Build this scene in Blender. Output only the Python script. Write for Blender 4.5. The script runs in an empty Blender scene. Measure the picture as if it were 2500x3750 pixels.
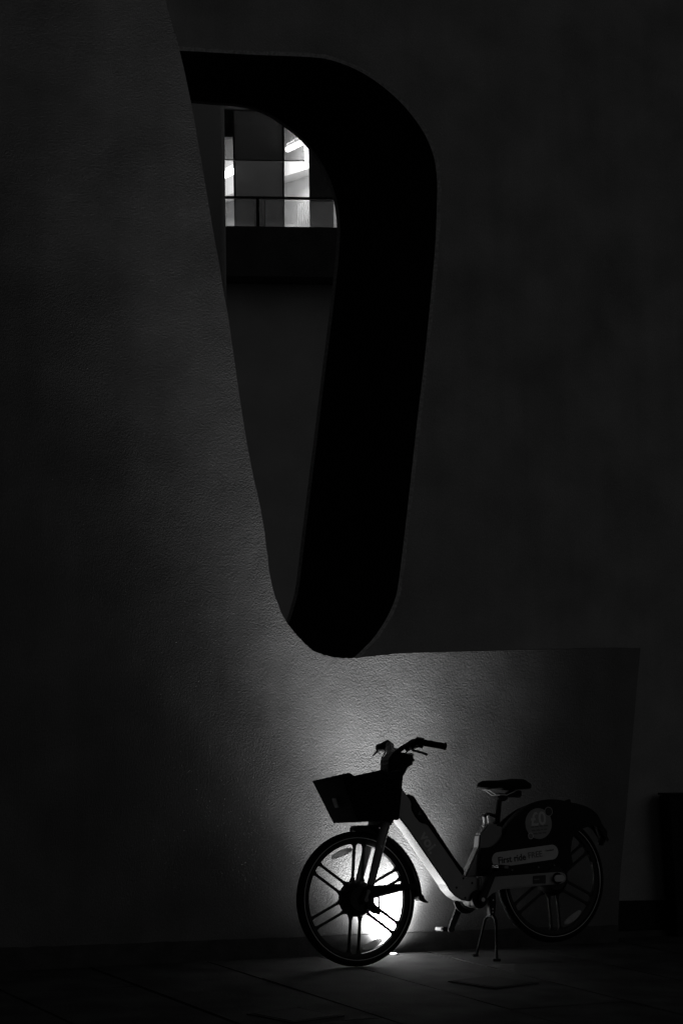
import bpy, bmesh, math, random
from mathutils import Vector, Matrix
R = math.radians
random.seed(7)
scene = bpy.context.scene
COL = scene.collection

# ------------------------------------------------------------------ camera
cam_data = bpy.data.cameras.new('camera')
cam = bpy.data.objects.new('camera', cam_data)
COL.objects.link(cam)
PITCH, ROLL = 0.1004, 0.0132
fwd = Vector((0, math.cos(PITCH), math.sin(PITCH)))
up0 = Vector((0, -math.sin(PITCH), math.cos(PITCH)))
rt0 = Vector((1, 0, 0))
rt = rt0 * math.cos(ROLL) + up0 * math.sin(ROLL)
up = up0 * math.cos(ROLL) - rt0 * math.sin(ROLL)
m = Matrix((rt, up, -fwd)).transposed().to_4x4()
m.translation = Vector((0, 0, 1.3076))
cam.matrix_world = m
cam_data.sensor_fit = 'VERTICAL'
cam_data.sensor_height = 36.0
cam_data.sensor_width = 24.0
cam_data.lens = 7000.0 / 3750.0 * 36.0
cam_data.clip_start = 0.1
cam_data.clip_end = 500.0
scene.camera = cam

# ------------------------------------------------------------------ night sky, faint key light, exposure
SUN_DIR = Vector((0.80, -0.52, 0.46)).normalized()       # towards the light
SKY_STRENGTH = 0.0022
SUN_STRENGTH = 0.024
CORE, MID, NEAR, SPILL = 420.0, 640.0, 205.0, 36.0                                # uplight lobes
world = bpy.data.worlds.new('World')
scene.world = world
world.use_nodes = True
wn, wl = world.node_tree.nodes, world.node_tree.links
wn.clear()
sky = wn.new('ShaderNodeTexSky')
sky.sky_type = 'NISHITA'
sky.sun_disc = False
sky.sun_elevation = math.asin(SUN_DIR.z)
sky.sun_rotation = math.atan2(SUN_DIR.x, SUN_DIR.y)
bw = wn.new('ShaderNodeRGBToBW')                          # a black and white photograph
bgn = wn.new('ShaderNodeBackground')
bgn.inputs['Strength'].default_value = SKY_STRENGTH
wo = wn.new('ShaderNodeOutputWorld')
wl.new(sky.outputs[0], bw.inputs[0])
wl.new(bw.outputs[0], bgn.inputs['Color'])
wl.new(bgn.outputs[0], wo.inputs['Surface'])
sd = bpy.data.lights.new('night_sun', 'SUN')
sd.energy = SUN_STRENGTH
sd.angle = R(40)
sun = bpy.data.objects.new('night_sun', sd)
COL.objects.link(sun)
sun.rotation_euler = SUN_DIR.to_track_quat('Z', 'Y').to_euler()
sun.location = SUN_DIR * 30

vs = scene.view_settings
vs.view_transform = 'Standard'
vs.look = 'None'
vs.exposure = 0.0
vs.gamma = 1.0
vs.use_curve_mapping = False
scene.cycles.max_bounces = 8
scene.cycles.diffuse_bounces = 5
scene.cycles.use_adaptive_sampling = True
scene.cycles.use_denoising = True
scene.cycles.sample_clamp_indirect = 3.0

# ------------------------------------------------------------------ materials (all grey: the photograph is black and white)
def mat(name, v, rough=0.6, metal=0.0, var=0.12, world=False, nscale=30.0, bump=0.0, bscale=200.0, bdist=0.002, spec=0.5, detail=3.0):
    M = bpy.data.materials.new(name)
    M.use_nodes = True
    nt = M.node_tree
    b = nt.nodes['Principled BSDF']
    b.inputs['Roughness'].default_value = rough
    b.inputs['Metallic'].default_value = metal
    b.inputs['Specular IOR Level'].default_value = spec
    tc = nt.nodes.new('ShaderNodeTexCoord')
    n = nt.nodes.new('ShaderNodeTexNoise')
    n.inputs['Scale'].default_value = nscale
    n.inputs['Detail'].default_value = detail
    mr = nt.nodes.new('ShaderNodeMapRange')
    mr.inputs[1].default_value = 0.3
    mr.inputs[2].default_value = 0.7
    mr.inputs[3].default_value = v * (1 - var)
    mr.inputs[4].default_value = v * (1 + var)
    co = nt.nodes.new('ShaderNodeNewGeometry').outputs['Position'] if world else tc.outputs['Object']
    nt.links.new(co, n.inputs['Vector'])
    nt.links.new(n.outputs['Fac'], mr.inputs[0])
    nt.links.new(mr.outputs[0], b.inputs['Base Color'])
    if bump > 0:
        n2 = nt.nodes.new('ShaderNodeTexNoise')
        n2.inputs['Scale'].default_value = bscale
        n2.inputs['Detail'].default_value = 2.0
        bp = nt.nodes.new('ShaderNodeBump')
        bp.inputs['Strength'].default_value = bump
        bp.inputs['Distance'].default_value = bdist
        nt.links.new(co, n2.inputs['Vector'])
        nt.links.new(n2.outputs['Fac'], bp.inputs['Height'])
        nt.links.new(bp.outputs[0], b.inputs['Normal'])
    return M

def stucco(name, v, fine=1.0, coarse=1.0):
    """rendered wall: sandy relief of two sizes, broad cloudy stains"""
    M = bpy.data.materials.new(name)
    M.use_nodes = True
    nt = M.node_tree
    L = nt.links.new
    b = nt.nodes['Principled BSDF']
    b.inputs['Roughness'].default_value = 0.9
    b.inputs['Specular IOR Level'].default_value = 0.2
    tc = nt.nodes.new('ShaderNodeTexCoord')
    mp = nt.nodes.new('ShaderNodeMapping')
    mp.inputs['Rotation'].default_value = (0.0, 0.0, R(18))
    mp.inputs['Scale'].default_value = (1.65, 1.0, 1.0)
    L(tc.outputs['Object'], mp.inputs['Vector'])
    a = nt.nodes.new('ShaderNodeTexNoise')
    a.inputs['Scale'].default_value = 86.0
    a.inputs['Detail'].default_value = 4.0
    a.inputs['Roughness'].default_value = 0.72
    L(mp.outputs[0], a.inputs['Vector'])
    c = nt.nodes.new('ShaderNodeTexVoronoi')
    c.inputs['Scale'].default_value = 120.0
    L(mp.outputs[0], c.inputs['Vector'])
    mx = nt.nodes.new('ShaderNodeMath')
    mx.operation = 'MULTIPLY_ADD'
    mx.inputs[1].default_value = 0.45
    L(c.outputs['Distance'], mx.inputs[0])
    L(a.outputs['Fac'], mx.inputs[2])
    bp = nt.nodes.new('ShaderNodeBump')
    bp.inputs['Strength'].default_value = 0.9
    bp.inputs['Distance'].default_value = 0.0022 * fine
    L(mx.outputs[0], bp.inputs['Height'])
    w = nt.nodes.new('ShaderNodeTexNoise')
    w.inputs['Scale'].default_value = 2.2
    w.inputs['Detail'].default_value = 5.0
    L(tc.outputs['Object'], w.inputs['Vector'])
    bp2 = nt.nodes.new('ShaderNodeBump')
    bp2.inputs['Strength'].default_value = 0.6
    bp2.inputs['Distance'].default_value = 0.012 * coarse
    L(w.outputs['Fac'], bp2.inputs['Height'])
    L(bp.outputs[0], bp2.inputs['Normal'])
    L(bp2.outputs[0], b.inputs['Normal'])
    mr = nt.nodes.new('ShaderNodeMapRange')
    mr.inputs[1].default_value = 0.25
    mr.inputs[2].default_value = 0.75
    mr.inputs[3].default_value = v * 0.70
    mr.inputs[4].default_value = v * 1.22
    L(w.outputs['Fac'], mr.inputs[0])
    ms = nt.nodes.new('ShaderNodeMapping')
    ms.inputs['Scale'].default_value = (9.0, 0.45, 1.0)
    L(tc.outputs['Object'], ms.inputs['Vector'])
    st = nt.nodes.new('ShaderNodeTexNoise')
    st.inputs['Scale'].default_value = 1.0
    st.inputs['Detail'].default_value = 4.0
    L(ms.outputs[0], st.inputs['Vector'])
    m1 = nt.nodes.new('ShaderNodeMapRange')
    m1.inputs[1].default_value, m1.inputs[2].default_value = 0.35, 0.7
    m1.inputs[3].default_value, m1.inputs[4].default_value = 1.03, 0.94
    L(st.outputs['Fac'], m1.inputs[0])
    gr = nt.nodes.new('ShaderNodeMapRange')
    gr.inputs[1].default_value, gr.inputs[2].default_value = 0.3, 0.7
    gr.inputs[3].default_value, gr.inputs[4].default_value = 0.80, 1.18
    L(a.outputs['Fac'], gr.inputs[0])
    p1_ = nt.nodes.new('ShaderNodeMath')
    p1_.operation = 'MULTIPLY'
    p2_ = nt.nodes.new('ShaderNodeMath')
    p2_.operation = 'MULTIPLY'
    L(mr.outputs[0], p1_.inputs[0])
    L(m1.outputs[0], p1_.inputs[1])
    L(p1_.outputs[0], p2_.inputs[0])
    L(gr.outputs[0], p2_.inputs[1])
    L(p2_.outputs[0], b.inputs['Base Color'])
    return M

def emit(name, v, s):
    M = bpy.data.materials.new(name)
    M.use_nodes = True
    nt = M.node_tree
    b = nt.nodes['Principled BSDF']
    b.inputs['Base Color'].default_value = (v, v, v, 1)
    b.inputs['Emission Color'].default_value = (1, 1, 1, 1)
    b.inputs['Emission Strength'].default_value = s
    return M

def glass(name, tint, gloss=0.06, rough=0.05, haze=0.0, hcol=0.6):
    """thin sheet of glass: mostly see-through, a little mirror, a little dust"""
    M = bpy.data.materials.new(name)
    M.use_nodes = True
    nt = M.node_tree
    L = nt.links.new
    nt.nodes.remove(nt.nodes['Principled BSDF'])
    out = nt.nodes['Material Output']
    t = nt.nodes.new('ShaderNodeBsdfTransparent')
    t.inputs[0].default_value = (tint, tint, tint, 1)
    g = nt.nodes.new('ShaderNodeBsdfGlossy')
    g.inputs['Roughness'].default_value = rough
    mx = nt.nodes.new('ShaderNodeMixShader')
    mx.inputs[0].default_value = gloss
    L(t.outputs[0], mx.inputs[1])
    L(g.outputs[0], mx.inputs[2])
    d = nt.nodes.new('ShaderNodeBsdfTranslucent')
    d.inputs[0].default_value = (hcol, hcol, hcol, 1)
    tc = nt.nodes.new('ShaderNodeTexCoord')
    n = nt.nodes.new('ShaderNodeTexNoise')
    n.inputs['Scale'].default_value = 1.4
    L(tc.outputs['Object'], n.inputs['Vector'])
    mu = nt.nodes.new('ShaderNodeMath')
    mu.operation = 'MULTIPLY'
    mu.inputs[1].default_value = haze
    L(n.outputs['Fac'], mu.inputs[0])
    m2 = nt.nodes.new('ShaderNodeMixShader')
    L(mu.outputs[0], m2.inputs[0])
    L(mx.outputs[0], m2.inputs[1])
    L(d.outputs[0], m2.inputs[2])
    L(m2.outputs[0], out.inputs['Surface'])
    return M

MAT = dict(
    wall=stucco('wall_render', 0.21),
    wall_b=stucco('recessed_wall_render', 0.47),
    plinth=mat('plinth_paint', 0.075, 0.8, var=0.3, nscale=9, bump=0.4, bscale=60, bdist=0.004),
    lip=mat('brightened_edge', 0.8, 0.85, var=0.25, nscale=60, bump=0.5, bscale=90, bdist=0.004),  # paler than the wall: light caught on the opening's edge, put into colour
    reveal=mat('dark_reveal', 0.025, 0.75, var=0.2, nscale=5, spec=0.15),  # near-black tone through the depth of the opening
    slab=mat('paving', 0.10, 0.75, var=0.45, world=True, spec=0.15, nscale=4.0, bump=0.6, bscale=70, bdist=0.003, detail=9),
    ground=mat('ground_mortar', 0.05, 0.9, var=0.2, nscale=8),
    cover=mat('iron_cover', 0.014, 0.7, var=0.3, nscale=40, bump=0.5, bscale=50, bdist=0.003),
    black=mat('black_plastic', 0.010, 0.55, var=0.2, nscale=40, spec=0.22),
    rubber=mat('rubber', 0.012, 0.85, var=0.2, nscale=60, spec=0.2),
    alloy=mat('black_alloy', 0.012, 0.5, var=0.2, nscale=30, spec=0.35),
    paint=mat('frame_paint', 0.44, 0.38, var=0.05, nscale=12),
    seatpaint=mat('cover_plastic', 0.010, 0.6, var=0.2, nscale=30, spec=0.25),
    mark=mat('pale_print', 0.85, 0.5, var=0.05),
    inkdark=mat('dark_print', 0.05, 0.6, var=0.1),
    inkmid=mat('mid_print', 0.22, 0.6, var=0.1),
    sticker=mat('pale_sticker', 0.8, 0.5, var=0.06, nscale=20),
    badge=mat('badge_sticker', 0.42, 0.5, var=0.06, nscale=20),
    sticker2=mat('mid_sticker', 0.26, 0.5, var=0.06, nscale=20),
    chrome=mat('bare_metal', 0.6, 0.3, metal=0.6, var=0.1),
    refl=mat('reflector', 0.55, 0.25, var=0.2, nscale=90),
    stripe=mat('tyre_stripe', 0.75, 0.5, var=0.1),
    cladding=mat('dark_cladding', 0.3, 0.45, var=0.15, nscale=3),
    slabedge=mat('black_slab_edge', 0.11, 0.7, var=0.2, nscale=3, spec=0.2),
    courtside=mat('court_side_render', 0.85, 0.9, var=0.08, nscale=2, bump=0.3, bscale=40),
    court=mat('court_render', 0.72, 0.9, var=0.08, nscale=2, bump=0.3, bscale=40),
    inner=mat('interior_white', 0.75, 0.8, var=0.05, nscale=4),
    innerg=mat('interior_grey', 0.40, 0.8, var=0.1, nscale=4),
    railm=mat('black_rail', 0.015, 0.5, var=0.2),
    curtain=mat('pale_curtain', 0.35, 0.9, var=0.1, nscale=10),
    basket=mat('basket_plastic', 0.006, 0.6, var=0.2, nscale=40, spec=0.15),
    forkpaint=mat('fork_paint', 0.28, 0.4, var=0.05, nscale=12),
    smoked=glass('smoked_glass', 0.12, 0.03, haze=1.7, hcol=0.075),
    lensref=glass('reflector_plastic', 0.35, 0.08, 0.2, haze=0.9),
    pane=glass('clear_glass', 0.9, 0.05),
    frost=glass('dusty_glass', 0.86, 0.04, haze=0.14),
    tint=glass('tinted_glass', 0.5, 0.03),
)

# ------------------------------------------------------------------ mesh helpers
class MB:
    def __init__(s):
        s.v, s.f = [], []
    def add(s, vs, fs):
        o = len(s.v)
        s.v += [tuple(p) for p in vs]
        s.f += [tuple(i + o for i in f) for f in fs]
        return s
    def loft(s, rings, closed=True, caps=True):
        n = len(rings[0])
        vs = [p for r in rings for p in r]
        fs = []
        for k in range(len(rings) - 1):
            for i in range(n if closed else n - 1):
                j = (i + 1) % n
                fs.append((k * n + i, k * n + j, (k + 1) * n + j, (k + 1) * n + i))
        if caps and closed:
            fs.append(tuple(range(n))[::-1])
            fs.append(tuple((len(rings) - 1) * n + i for i in range(n)))
        return s.add(vs, fs)
    def prism(s, poly, w0, w1, P=None):
        """polygon (s, t) pulled from w0 to w1; P maps (s, t, w) to a point"""
        P = P or bl
        return s.loft([[P(a, b, w0) for a, b in poly], [P(a, b, w1) for a, b in poly]])
    def box(s, c, size, M=None):
        x, y, z = [d / 2 for d in size]
        vs = [Vector((a, b, d)) for a in (-x, x) for b in (-y, y) for d in (-z, z)]
        if M is not None:
            vs = [M @ p for p in vs]
        vs = [p + Vector(c) for p in vs]
        return s.add(vs, [(0, 1, 3, 2), (4, 6, 7, 5), (0, 4, 5, 1), (2, 3, 7, 6), (0, 2, 6, 4), (1, 5, 7, 3)])
    def tube(s, pts, rad, n=12, caps=True):
        pts = [Vector(p) for p in pts]
        if not isinstance(rad, (list, tuple)):
            rad = [rad] * len(pts)
        rings = []
        ref = None
        for i, p in enumerate(pts):
            d = (pts[min(i + 1, len(pts) - 1)] - pts[max(i - 1, 0)]).normalized()
            if ref is None:
                ref = Vector((0, 0, 1)) if abs(d.z) < 0.9 else Vector((1, 0, 0))
            a = d.cross(ref).normalized()
            b = d.cross(a).normalized()
            ref = -b if b.dot(ref) < 0 else b
            a = d.cross(ref).normalized()
            b = a.cross(d)
            rings.append([p + rad[i] * (math.cos(2 * math.pi * k / n) * a + math.sin(2 * math.pi * k / n) * b) for k in range(n)])
        return s.loft(rings, True, caps)
    def lathe(s, cs, ct, prof, n=64, a0=0.0, a1=2 * math.pi):
        """profile [(radius, w)...] (closed loop) turned about the wheel axle at (cs, ct)"""
        full = abs(a1 - a0 - 2 * math.pi) < 1e-6
        rings = []
        for k in range(n if full else n + 1):
            a = a0 + (a1 - a0) * k / n
            rings.append([bl(cs + r * math.cos(a), ct + r * math.sin(a), w) for r, w in prof])
        if full:
            rings.append(rings[0])
        return s.loft(rings, True, not full)
    def build(s, name, m, parent=None, smooth=None, bevel=0.0, seg=2):
        me = bpy.data.meshes.new(name)
        me.from_pydata(s.v, [], s.f)
        bm = bmesh.new()
        bm.from_mesh(me)
        bmesh.ops.remove_doubles(bm, verts=bm.verts, dist=1e-5)
        bmesh.ops.recalc_face_normals(bm, faces=bm.faces)
        if bevel:
            es = [e for e in bm.edges if len(e.link_faces) == 2 and e.calc_face_angle(0) > R(28)]
            bmesh.ops.bevel(bm, geom=es, offset=bevel, segments=seg, affect='EDGES', clamp_overlap=True)
        if smooth is not None:
            for f in bm.faces:
                f.smooth = True
            for e in bm.edges:
                if len(e.link_faces) == 2 and e.calc_face_angle(0) > R(smooth):
                    e.smooth = False
        bm.to_mesh(me)
        bm.free()
        me.materials.append(MAT[m] if isinstance(m, str) else m)
        o = bpy.data.objects.new(name, me)
        COL.objects.link(o)
        if parent is not None:
            o.parent = parent
        return o

def tag(o, label=None, cat=None, group=None, kind=None):
    if label: o['label'] = label
    if cat: o['category'] = cat
    if group: o['group'] = group
    if kind: o['kind'] = kind
    return o

def empty(name, M=None):
    o = bpy.data.objects.new(name, None)
    o.empty_display_size = 0.2
    COL.objects.link(o)
    if M is not None:
        o.matrix_world = M
    return o

def frame(origin, x, y, z):
    M = Matrix((x, y, z)).transposed().to_4x4()
    M.translation = origin
    return M

def bl(s, t, w=0.0):
    """bicycle frame: s towards the rear, t up, w towards the near side"""
    return Vector((s, -w, t))

def lettering(name, body, width, M, m, parent, height=None, depth=0.0008, bold=0.0):
    """flat printed letters: outline of the built-in font turned into a mesh"""
    cu = bpy.data.curves.new(name, 'FONT')
    cu.body = body
    cu.extrude = depth
    cu.offset = bold
    cu.resolution_u = 3
    tmp = bpy.data.objects.new(name + '_tmp', cu)
    COL.objects.link(tmp)
    bpy.context.view_layer.update()
    me = bpy.data.meshes.new_from_object(tmp.evaluated_get(bpy.context.evaluated_depsgraph_get()))
    bpy.data.objects.remove(tmp)
    xs = [v.co.x for v in me.vertices]
    ys = [v.co.y for v in me.vertices]
    k = width / (max(xs) - min(xs))
    ky = k if height is None else height / (max(ys) - min(ys))
    cx, cy = (max(xs) + min(xs)) / 2, (max(ys) + min(ys)) / 2
    for v in me.vertices:
        v.co = M @ Vector(((v.co.x - cx) * k, (v.co.y - cy) * ky, v.co.z))
    me.materials.clear()
    me.materials.append(MAT[m])
    o = bpy.data.objects.new(name, me)
    COL.objects.link(o)
    o.parent = parent
    return o

def side_matrix(s, t, w, ang=0.0):
    """text plane on the near side of the bicycle, turned by ang in the (s, t) plane"""
    x = Vector((math.cos(ang), 0, math.sin(ang)))
    y = Vector((-math.sin(ang), 0, math.cos(ang)))
    return frame(bl(s, t, w), x, y, x.cross(y))

# ------------------------------------------------------------------ ground and paving
g = MB().add([(-60, -40, -0.03), (60, -40, -0.03), (60, 80, -0.03), (-60, 80, -0.03)], [(0, 1, 2, 3)]).build('ground', 'ground')
tag(g, kind='structure')
pav = MB().add([(-5, 3.5, -0.012), (6, 3.5, -0.012), (6, 13, -0.012), (-5, 13, -0.012)], [(0, 1, 2, 3)]).build('pavement', 'ground')
tag(pav, kind='structure')
PA = R(26.8)
p1 = Vector((math.cos(PA), math.sin(PA), 0))
p2 = Vector((-math.sin(PA), math.cos(PA), 0))
P0 = Vector((-0.546, 9.681, 0))            # a point on the clearest joint
SW, SL, GAP = 0.622, 2.48, 0.008
slab_meshes = []
def slab_mesh(k):
    rnd = random.Random(k)
    b = MB().box((0, 0, -0.02), (SW - GAP, SL - GAP, 0.04))
    o = b.build('paving_slab', 'slab', pav, bevel=0.004, seg=2)
    return o
proto = None
for i in range(-6, 9):
    for j in range(-5, 4):
        c = P0 + p1 * (SW * (i + 0.5)) + p2 * (SL * (j + 0.5 * (i % 2) + 0.33))
        if c.y > 12.2 or c.y < 3.5 or abs(c.x) > 4.2:
            continue
        if proto is None:
            o = proto = slab_mesh(0)
        else:
            o = proto.copy()
            COL.objects.link(o)
        o.parent = pav
        o.location = c + Vector((0, 0, random.uniform(-0.0015, 0.0015)))
        o.rotation_euler = (random.uniform(-.002, .002), random.uniform(-.002, .002), PA)

def access_cover(label, c, ang, size):
    r = empty('access_cover', Matrix.Translation(Vector((c[0], c[1], 0.003))) @ Matrix.Rotation(ang, 4, 'Z'))
    MB().box((0, 0, 0.0015), (size, size, 0.006)).build('plate', 'cover', r, bevel=0.002)
    f = MB()
    h = size / 2 + 0.012
    for a, b2, sx, sy in ((0, h, size + 0.044, 0.016), (0, -h, size + 0.044, 0.016), (h, 0, 0.016, size), (-h, 0, 0.016, size)):
        f.box((a, b2, 0.001), (sx, sy, 0.005))
    f.build('frame', 'cover', r)
    tag(r, label, 'access cover', 'covers set in the paving')
access_cover('dark square access cover in the paving below the bicycle pedals', (0.75, 9.262), R(43), 0.262)
access_cover('dark square access cover in the foreground paving at the bottom edge', (-0.165, 8.222), R(43), 0.25)

# ------------------------------------------------------------------ the two folded walls
Pb = Vector((0.35, 10.36, 0))
psi, beta = R(25), R(2)
eu = Vector((math.cos(psi), math.sin(psi), 0))
n0 = Vector((math.sin(psi), -math.cos(psi), 0))
NA = n0 * math.cos(beta) + Vector((0, 0, 1)) * math.sin(beta)
VA = Vector((0, 0, 1)) * math.cos(beta) - n0 * math.sin(beta)
MA = frame(Pb, eu, VA, NA)                  # local x along the wall, y up it, z out of it

def smooth_curve(pts, sub=6):
    """Catmull-Rom through the points"""
    out = []
    P = [Vector(p) for p in pts]
    for i in range(len(P) - 1):
        a, b, c, d = P[max(i - 1, 0)], P[i], P[i + 1], P[min(i + 2, len(P) - 1)]
        for k in range(sub):
            t = k / sub
            out.append(0.5 * ((2 * b) + (c - a) * t + (2 * a - 5 * b + 4 * c - d) * t * t + (3 * b - a - 3 * c + d) * t ** 3))
    out.append(P[-1])
    return out

edge_a = [(-1.374, 5.002), (-1.328, 4.859), (-1.238, 4.509), (-1.135, 3.985), (-1.016, 3.373), (-0.9, 2.679),
          (-0.81, 2.283), (-0.762, 1.974), (-0.718, 1.835), (-0.669, 1.744), (-0.612, 1.676), (-0.546, 1.618),
          (-0.499, 1.588), (-0.417, 1.566), (-0.335, 1.559), (-0.252, 1.564), (-0.101, 1.581), (0.085, 1.597), (0.914, 1.636), (1.498, 1.657)]
ea = [(p.x, p.y) for p in smooth_curve([(a, b, 0) for a, b in edge_a], 5)]
rag = random.Random(3)
ea = [(a + rag.uniform(-.0022, .0022), b + rag.uniform(-.0022, .0022)) for a, b in ea]
poly_a = [(-4.2, -0.02), (-4.2, 5.75), (-1.58, 5.75)] + ea + [(1.559, 1.658), (1.532, 1.469), (1.49, 1.144), (1.443, 0.759), (1.389, 0.376), (1.368, 0.116), (1.362, -0.02)]
wa = empty('rendered_wall', MA)
pa = lambda a, b, c: Vector((a, b, c))
face_a = MB().prism(poly_a, 0.0, -0.25, pa).build('wall_face', 'wall', wa, bevel=0.003)
bm = bmesh.new()
bm.from_mesh(face_a.data)
v = 2.8
while v < 6.55:                            # the wall bends gently forward towards its top
    bmesh.ops.bisect_plane(bm, geom=bm.verts[:] + bm.edges[:] + bm.faces[:], plane_co=(0, v, 0), plane_no=(0, 1, 0))
    v += 0.15
for q in bm.verts:
    if q.co.y > 2.8:
        q.co.z += 0.022 * ((q.co.y - 2.8) / 2.2) ** 2
bmesh.ops.triangulate(bm, faces=[f for f in bm.faces if len(f.verts) > 4])
bm.normal_update()
for f in bm.faces:
    f.smooth = True
for e in bm.edges:
    if len(e.link_faces) == 2 and e.calc_face_angle(0) > R(12):
        e.smooth = False
bm.to_mesh(face_a.data)
bm.free()
tag(wa, 'nearer rough rendered wall lit from below, with a curved cut edge and ledge behind the bicycle', 'wall')
# painted plinth along its foot
pl_top = [(-4.2, 0.112)]
u = -3.9
while u < 1.36:
    pl_top.append((u, 0.104 - 0.009 * (u + 0.6) / 2 + rag.uniform(-.0025, .0025)))
    u += 0.045
pl = [(-4.2, -0.03)] + pl_top + [(1.366, 0.092), (1.364, -0.03)]
MB().prism(pl, 0.003, -0.03, pa).build('plinth', 'plinth', wa, bevel=0.001)

# recessed wall with the tall opening
OB = Vector((1.80467, 11.28121, 0))
NB = NA.copy()                              # parallel to the nearer wall, 22 cm behind it
ub = Vector((0, 0, 1)).cross(NB).normalized()
ub = ub if ub.x > 0 else -ub
vb = NB.cross(ub)
MBm = frame(OB, ub, vb, NB)
front = [(-3.15, 4.85), (-2.907, 4.88), (-2.503, 4.923), (-2.14, 4.967), (-1.991, 4.968), (-1.823, 4.930), (-1.671, 4.858), (-1.538, 4.762), (-1.423, 4.636),
         (-1.356, 4.503), (-1.333, 4.365), (-1.334, 4.222), (-1.353, 3.90), (-1.420, 3.305), (-1.470, 2.94), (-1.529, 2.482), (-1.583, 2.085), (-1.610, 1.930),
         (-1.645, 1.841), (-1.691, 1.762), (-1.75, 1.683), (-1.798, 1.635), (-1.90, 1.55), (-2.05, 1.49)]
fc = smooth_curve([(a, b, 0) for a, b in front], 5)
# deeper edge of the opening, 1.1 m behind, measured in the same axes
back = [(-2.85, 4.99), (-2.445, 5.015), (-2.306, 5.024), (-2.194, 5.033), (-2.124, 5.036), (-2.066, 5.033), (-2.013, 5.025), (-1.948, 5.010), (-1.898, 4.991), (-1.848, 4.964),
        (-1.788, 4.932), (-1.738, 4.899), (-1.696, 4.868), (-1.661, 4.833), (-1.614, 4.781), (-1.570, 4.723), (-1.533, 4.660), (-1.504, 4.591), (-1.478, 4.515), (-1.461, 4.425), (-1.455, 4.344),
        (-1.456, 4.266), (-1.469, 4.095), (-1.507, 3.775), (-1.552, 3.443), (-1.613, 2.972), (-1.679, 2.476), (-1.712, 2.217), (-1.735, 2.046), (-1.762, 1.944), (-1.795, 1.845), (-1.87, 1.70), (-2.0, 1.6)]
bc = smooth_curve([(a, b, 0) for a, b in back], 5)
def resample(c, n):
    L = [0.0]
    for a, b in zip(c, c[1:]):
        L.append(L[-1] + (b - a).length)
    out = []
    j = 0
    for k in range(n):
        d = L[-1] * k / (n - 1)
        while j < len(c) - 2 and L[j + 1] < d:
            j += 1
        t = (d - L[j]) / max(L[j + 1] - L[j], 1e-9)
        out.append(c[j].lerp(c[j + 1], t))
    return out
def inset(c, d):
    out = []
    for i, p in enumerate(c):
        q = (c[min(i + 1, len(c) - 1)] - c[max(i - 1, 0)]).normalized()
        out.append(p + Vector((-q.y, q.x, 0)) * d)
    return out
NR = 110
fr, bk_ = resample(fc, NR), resample(bc, NR)
T = 1.1
wb = empty('recessed_wall', MBm)
poly_b = [(3.0, -0.03), (3.0, 6.05), (-4.3, 6.05)] + [(p.x, p.y) for p in inset(fr, 0.019)] + [(-2.05, -0.03)]
MB().prism(poly_b, 0.0, -0.06, pa).build('wall_face', 'wall_b', wb)
tag(wb, 'darker wall set back behind the ledge, with the tall hook shaped opening cut through it', 'wall')
def strip(c0, d0, c1, d1):
    b = MB()
    b.loft([[Vector((p.x, p.y, d0)) for p in c0], [Vector((p.x, p.y, d1)) for p in c1]], closed=False)
    return b
def mixc(t):
    return [a.lerp(b, t) for a, b in zip(fr, bk_)]
lipc = [p + Vector((rag.uniform(-.0025, .0025), rag.uniform(-.0025, .0025), 0)) for p in inset(fr, 0.019)]
strip(lipc, 0.002, fr, -0.010).build('front_lip', 'lip', wb, smooth=40)
strip(fr, -0.010, mixc(0.985), -T + 0.02).build('opening_reveal', 'reveal', wb, smooth=40)
strip(mixc(0.985), -T + 0.02, inset(bk_, -0.012), -T).build('back_lip', 'lip', wb, smooth=40)
# low dark panel and sill at the foot of the recessed wall, right of the bicycle
MB().prism([(-0.35, 0.035), (-0.35, 0.205), (0.16, 0.195), (0.16, 0.035)], 0.03, -0.02, pa).build('foot_panel', 'black', wb, bevel=0.004)
MB().prism([(-0.35, -0.03), (-0.35, 0.032), (0.16, 0.032), (0.16, -0.03)], 0.06, -0.02, pa).build('sill', 'plinth', wb, bevel=0.006)

# black post at the right edge and the thin pipe beside it
post = empty('black_post', Matrix.Translation(OB + ub * 0.17 + NB * 0.10))
MB().loft([[Vector((-0.035, -.06, -0.02)), Vector((0.26, .04, -0.02)), Vector((0.22, .15, -0.02)), Vector((-0.075, .05, -0.02))],
           [Vector((-0.085, -.06, 0.80)), Vector((0.26, .04, 0.80)), Vector((0.22, .15, 0.80)), Vector((-0.125, .05, 0.80))]]).build('body', 'black', post, bevel=0.006)
MB().loft([[Vector((-0.09, -.065, 0.803)), Vector((0.265, .04, 0.803)), Vector((0.22, .155, 0.803)), Vector((-0.13, .05, 0.803))],
           [Vector((-0.09, -.065, 0.815)), Vector((0.265, .04, 0.815)), Vector((0.22, .155, 0.815)), Vector((-0.13, .05, 0.815))]]).build('cap', 'black', post, bevel=0.003)
tag(post, 'black leaning cabinet standing at the right edge beyond the bicycle', 'cabinet')

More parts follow.
